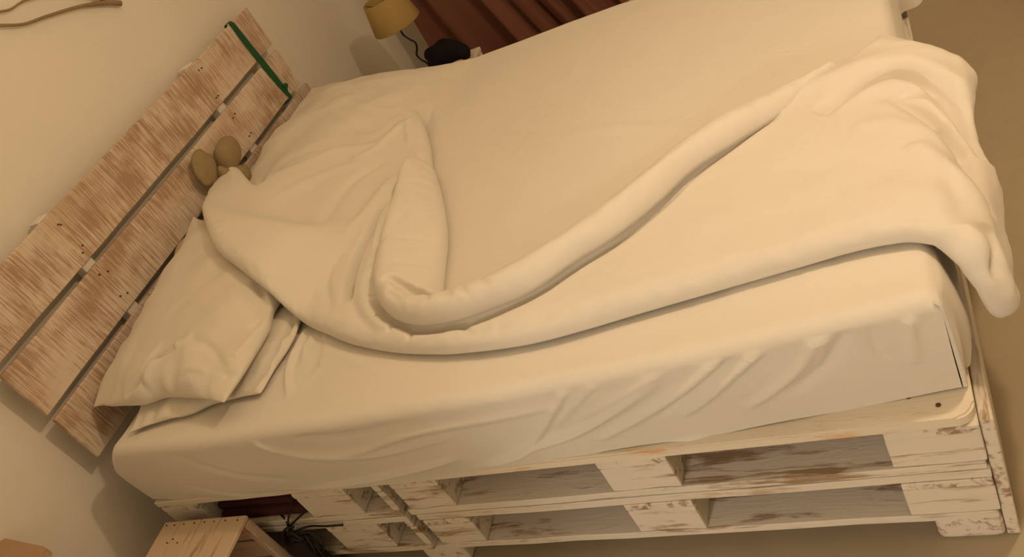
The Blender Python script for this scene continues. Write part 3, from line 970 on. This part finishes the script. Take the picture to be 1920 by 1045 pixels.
pt = thing('plush_toy', 'tan plush toy slumped on the pillow against the middle headboard plank', 'soft toy', (-.79, 1.02, .62))
blob('body', (-.785, 1.03, .615), (.036, .050, .04), M_PLUSH, pt, seed=1)
blob('head', (-.800, 1.072, .686), (.036, .064, .044), M_PLUSH, pt, (.4, 0, 0), seed=2)
blob('ear', (-.800, .958, .715), (.024, .046, .060), M_PLUSH, pt, (-.55, 0, 0), seed=3)
blob('arm', (-.775, .985, .662), (.022, .020, .034), M_PLUSH, pt, (.2, 0, 0), seed=4)
p2 = thing('plush_rabbit', 'grey brown plush limb poking out between the near pillow and the headboard', 'soft toy', (-.82, .72, .56))
tube('leg', [(-.80, .78, .585), (-.815, .735, .605), (-.825, .695, .607), (-.828, .665, .588), (-.825, .65, .56)], [.018, .018, .017, .018, .016], M_PLUSH2, p2, res=14)
blob('body', (-.80, .78, .565), (.035, .05, .035), M_PLUSH2, p2, seed=8)

# ------------------------------------------------------------------ bedside lamp, pouch and curtain beyond the bed
M_SHADE = plain('ochre_lampshade', (.36, .25, .09), .8, .2)
M_BLACK = plain('black_rubber', (.010, .009, .011), .5, .4)
M_FELT = plain('black_fabric', (.012, .010, .013), .95, .1, (200, .5, .002))
lx, ly = -.545, 2.0


def lathe(name, prof, m, parent, loc, n=40, sm=True, cap=False):
    verts, faces = [], []
    for r, z in prof:
        for k in range(n):
            a = 2 * math.pi * k / n
            verts.append((loc[0] + r * math.cos(a), loc[1] + r * math.sin(a), loc[2] + z))
    for i in range(len(prof) - 1):
        for k in range(n):
            faces.append((i * n + k, i * n + (k + 1) % n, (i + 1) * n + (k + 1) % n, (i + 1) * n + k))
    return mesh(name, verts, faces, m, parent, sm=sm)


NZ = .352
lp = thing('table_lamp', 'small bedside lamp with ochre shade and black bendy neck', 'lamp', (lx, ly, NZ))
lathe('lamp_shade', [(.098, 0), (.102, .001), (.102, .003), (.080, .122), (.078, .123), (.0765, .121), (.0985, .003), (.098, 0)], M_SHADE, lp, (lx, ly, .572))
tube('neck', [(lx, ly, .64), (lx + .003, ly, .57), (lx - .002, ly, .53), (lx + .012, ly, .50), (lx + .028, ly, .478), (lx + .020, ly, .452), (lx + .005, ly - .002, .43), (lx + .012, ly - .004, .405), (lx + .03, ly - .008, .385), (lx + .035, ly - .01, .357)],
     .0042, M_BLACK, lp)
blob('bulb', (lx, ly, .625), (.022, .022, .032), plain('frosted_bulb', (.8, .78, .7), .3), lp, lump=0)
tube('shade_spider', [(lx - .08, ly, .685), (lx, ly, .655), (lx + .08, ly, .685)], .0015, M_BLACK, lp)
lathe('lamp_base', [(.001, .014), (.020, .013), (.030, .007), (.032, 0), (.001, 0)], M_BLACK, lp, (lx + .035, ly - .01, NZ))
ns = thing('nightstand', 'low pale wooden bedside table beyond the far pillow', 'table', (-.42, 1.88, FZ))
bm_obj('table_top', box_bm(-.60, -.295, 1.72, 2.045, NZ - .018, NZ - .0005, .003), M_WY, ns)
for a in (-.58, -.315):
    for b in (1.74, 2.03):
        bm_obj('leg', box_bm(a - .015, a + .015, b - .015, b + .015, FZ, NZ - .0185, .002), M_WZ, ns)
po = thing('pouch', 'soft black rounded pouch on the bedside table below the lamp', 'pouch', (-.38, 1.93, NZ))
blob('body', (-.385, 1.955, .405), (.105, .050, .052), M_FELT, po, (0, .22, -.12), lump=.12, seed=4)
blob('flap', (-.432, 1.95, .392), (.05, .045, .032), M_FELT, po, (0, .1, 0), lump=.1, seed=7)
nk = blob('napkin', (-.365, 1.885, NZ + .014), (.07, .04, .013), plain('peach_paper', (.75, .55, .36), .8), None, (0, 0, .2), lump=.5, seed=11)
tag(nk, 'crumpled peach paper peeping out below the black pouch', 'paper')
gl = thing('eyeglasses', 'thin pale rimmed glasses lying by the pouch, next to the far bed edge', 'glasses', (-.45, 1.83, NZ))
M_RIM = plain('pale_rim', (.7, .62, .5), .4)
for cx_ in (-.475, -.425):
    a = [(cx_ + .021 * math.cos(t), 1.83 + .008 * math.sin(t), NZ + .045 + .017 * math.sin(t)) for t in np.linspace(0, 2 * math.pi, 14)]
    tube('rim', a, .0016, M_RIM, gl, 6, 2)
tube('temple', [(-.497, 1.83, NZ + .045), (-.50, 1.87, NZ + .03), (-.50, 1.90, NZ + .003)], .0014, M_RIM, gl, 6)
tube('temple', [(-.403, 1.83, NZ + .045), (-.40, 1.87, NZ + .03), (-.40, 1.90, NZ + .003)], .0014, M_RIM, gl, 6)

M_CURT = plain('brown_curtain_cloth', (.20, .085, .058), .9, .1, (30, .1, .003), .06)
nu, nv = 260, 60
u = np.linspace(0, 1, nu)
z = np.concatenate([np.linspace(-.06, 1.0, 44), np.linspace(1.0, 2.2, 17)[1:]])
U, Z = np.meshgrid(u, z, indexing='ij')
sl = np.clip(1.0 - Z, 0, None)
X = -.665 + U * .62 + sl * (.26 + .08 * U) * np.clip(U * 5, -.2, 1) - .03 * (U < .02) * sl
X = X + .006 * np.sin(U * 40 + Z * 2)
Y = 2.34 + (.028 * np.sin(U * 2 * math.pi * 6 + .8 * np.sin(U * 12)) + .006 * np.sin(U * 2 * math.pi * 15 + 1.3 + Z)) * (.6 + .4 * np.clip(2.2 - Z, 0, 1)) + .05 * np.clip(.6 - Z, 0, 1) * (1 + np.sin(U * 14))
V = np.stack([X, Y, Z], -1).reshape(-1, 3)
cu = np_mesh('curtain', V, grid_faces(nu, len(z)), M_CURT)
sm_ = cu.modifiers.new('thickness', 'SOLIDIFY')
sm_.thickness = .002
tag(cu, 'reddish brown curtain hanging in slanted folds beyond the bed', 'curtain')
rod = tube('curtain_rod', [(-.925, 2.34, 2.21), (-.2, 2.34, 2.21), (.6, 2.34, 2.21)], .011, M_BATTEN)
tag(rod, 'thin curtain rod above the brown curtain', 'curtain rod')

# ------------------------------------------------------------------ crate and clutter at the near head corner
M_CR = whitewash('crate_board', 1, white=(.66, .52, .36), brown=(.30, .19, .11), amount=.2)
M_CRX = whitewash('crate_slat', 0, white=(.52, .38, .28), brown=(.30, .12, .06), amount=.8)
M_CRZ = whitewash('crate_batten', 2, white=(.62, .50, .38), brown=(.34, .15, .07), amount=.6)
cr = thing('crate', 'open wooden crate with nailed plank top in front of the pallets', 'crate', (-.56, -.20, FZ))
x_ = -.712
for k, w in enumerate((.062, .078, .070, .088)):
    board('top_plank', x_ + .0006, x_ + w - .0006, -.40, -.034 + rnd.uniform(-.002, .002), .236, .25 + rnd.uniform(-.001, .001), M_CR, cr, rnd, nseg=6)
    for q in (.25, .75):
        nail(x_ + w * q, -.046 + rnd.uniform(-.002, .002), .2505, cr, M_NAIL, .0022)
    x_ += w
for (nx_, ny_) in ((-.655, -.098), (-.615, -.10), (-.64, -.088)):
    nail(nx_, ny_, .2505, cr, M_NAIL, .0024)
for yy in (-.052, -.398):
    for k in range(4):
        board('side_slat', -.708, -.436, yy, yy + .014, FZ + .012 + k * .077, FZ + .083 + k * .077, M_CRX, cr, rnd, nseg=4)
for yy in (-.060, -.398):
    board('corner_batten', -.436, -.414, yy, yy + .026, FZ + .001, .2355, M_CRZ, cr, rnd, nseg=5)
    board('corner_batten', -.712, -.709, yy, yy + .026, FZ + .001, .2355, M_CRZ, cr, rnd, nseg=5)
board('floor_board', -.708, -.415, -.384, -.062, FZ + .002, FZ + .012, M_CRX, cr, rnd, nseg=4)

cb = thing('cable_bundle', 'tangle of black cables spilling from the dark pallet opening', 'cables', (-.345, -.03, FZ))
for k in range(9):
    ra = random.Random(40 + k)
    c = (-.35 + ra.uniform(-.02, .03), -.028 + ra.uniform(-.006, .004), .115 + ra.uniform(-.05, .02))
    r1, r2 = ra.uniform(.03, .05), ra.uniform(.03, .06)
    ph = ra.uniform(0, 6)
    P_ = [(c[0] + r1 * math.cos(ph + t), c[1] + .010 * math.sin(2 * t + k), c[2] + r2 * math.sin(ph + t)) for t in np.linspace(0, 5.6, 12)]
    tube('cable', P_, .0035, M_BLACK, cb, 6, 3)
bm_obj('plug_block', box_bm(-.385, -.315, -.052, -.014, FZ, .13, .008, 2), M_BLACK, cb)
for P_ in ([(-.35, -.02, .17), (-.33, .0, .20), (-.30, .03, .235), (-.27, .05, .25)],
           [(-.35, -.02, .165), (-.31, -.006, .182), (-.275, .01, .195), (-.25, .06, .19)],
           [(-.34, -.025, .15), (-.30, -.012, .150), (-.25, -.01, .142), (-.2, -.008, .139)],
           [(-.35, -.02, .15), (-.40, .02, .17), (-.47, .04, .18), (-.52, .08, .17)]):
    tube('cable', P_, .0028, M_BLACK, cb, 6, 5)
bl = thing('blanket', 'dark maroon folded blanket stored in the left pallet opening', 'blanket', (-.44, .3, .166))
M_MAR = plain('maroon_wool', (.075, .028, .028), .95, .05, (80, .5, .003))
bm_obj('blanket_fold', box_bm(-.590, -.300, .012, .50, .1665, .196, .012, 3), M_MAR, bl, True)
bm_obj('blanket_fold', box_bm(-.590, -.330, .024, .50, .1965, .222, .012, 3), M_MAR, bl, True)

# ------------------------------------------------------------------ stool corner at the lower left
sto = thing('stool', 'tan wooden stool with rounded corners at the wall near the crate', 'stool', (-.84, -.38, FZ))
bm = bmesh.new()
cs = []
for (cx_, cy_, a0) in ((.105, .13, 0), (-.075, .13, 90), (-.075, -.13, 180), (.105, -.13, 270)):
    for k in range(7):
        a = math.radians(a0 + 15 * k)
        cs.append((cx_ + .022 * math.cos(a), cy_ + .022 * math.sin(a)))
ca, sa = math.cos(-.17), math.sin(-.17)
lo = [bm.verts.new((-.835 + x * ca - y * sa, -.385 + x * sa + y * ca, .478)) for x, y in cs]
hi = [bm.verts.new((-.835 + x * ca - y * sa, -.385 + x * sa + y * ca, .50)) for x, y in cs]
bm.faces.new(lo[::-1])
bm.faces.new(hi)
for k in range(len(cs)):
    bm.faces.new((lo[k], lo[(k + 1) % len(cs)], hi[(k + 1) % len(cs)], hi[k]))
M_TAN = whitewash('tan_seat_wood', 0, white=(.50, .33, .20), brown=(.36, .21, .11), amount=.3)
bm_obj('seat', bm, M_TAN, sto)
for (x, y) in ((.085, .11), (-.055, .11), (-.055, -.11), (.085, -.11)):
    px_, py_ = -.835 + x * ca - y * sa, -.385 + x * sa + y * ca
    bm_obj('leg', box_bm(px_ - .014, px_ + .014, py_ - .014, py_ + .014, FZ, .4775, .003), M_TAN, sto)

pf = thing('pouf', 'red fabric pouf on the floor beyond the foot of the bed', 'pouf', (1.76, 2.0, FZ))
M_RED = plain('red_fabric', (.30, .03, .03), .9, .1, (60, .4, .004))
lathe('cushion', [(.001, 0), (.17, 0), (.205, .02), (.215, .09), (.215, .20), (.205, .27), (.17, .30), (.08, .312), (.001, .315)], M_RED, pf, (1.76, 2.0, FZ))
lathe('piping', [(.206, .266), (.211, .268), (.211, .274), (.206, .276)], M_RED, pf, (1.76, 2.0, FZ))
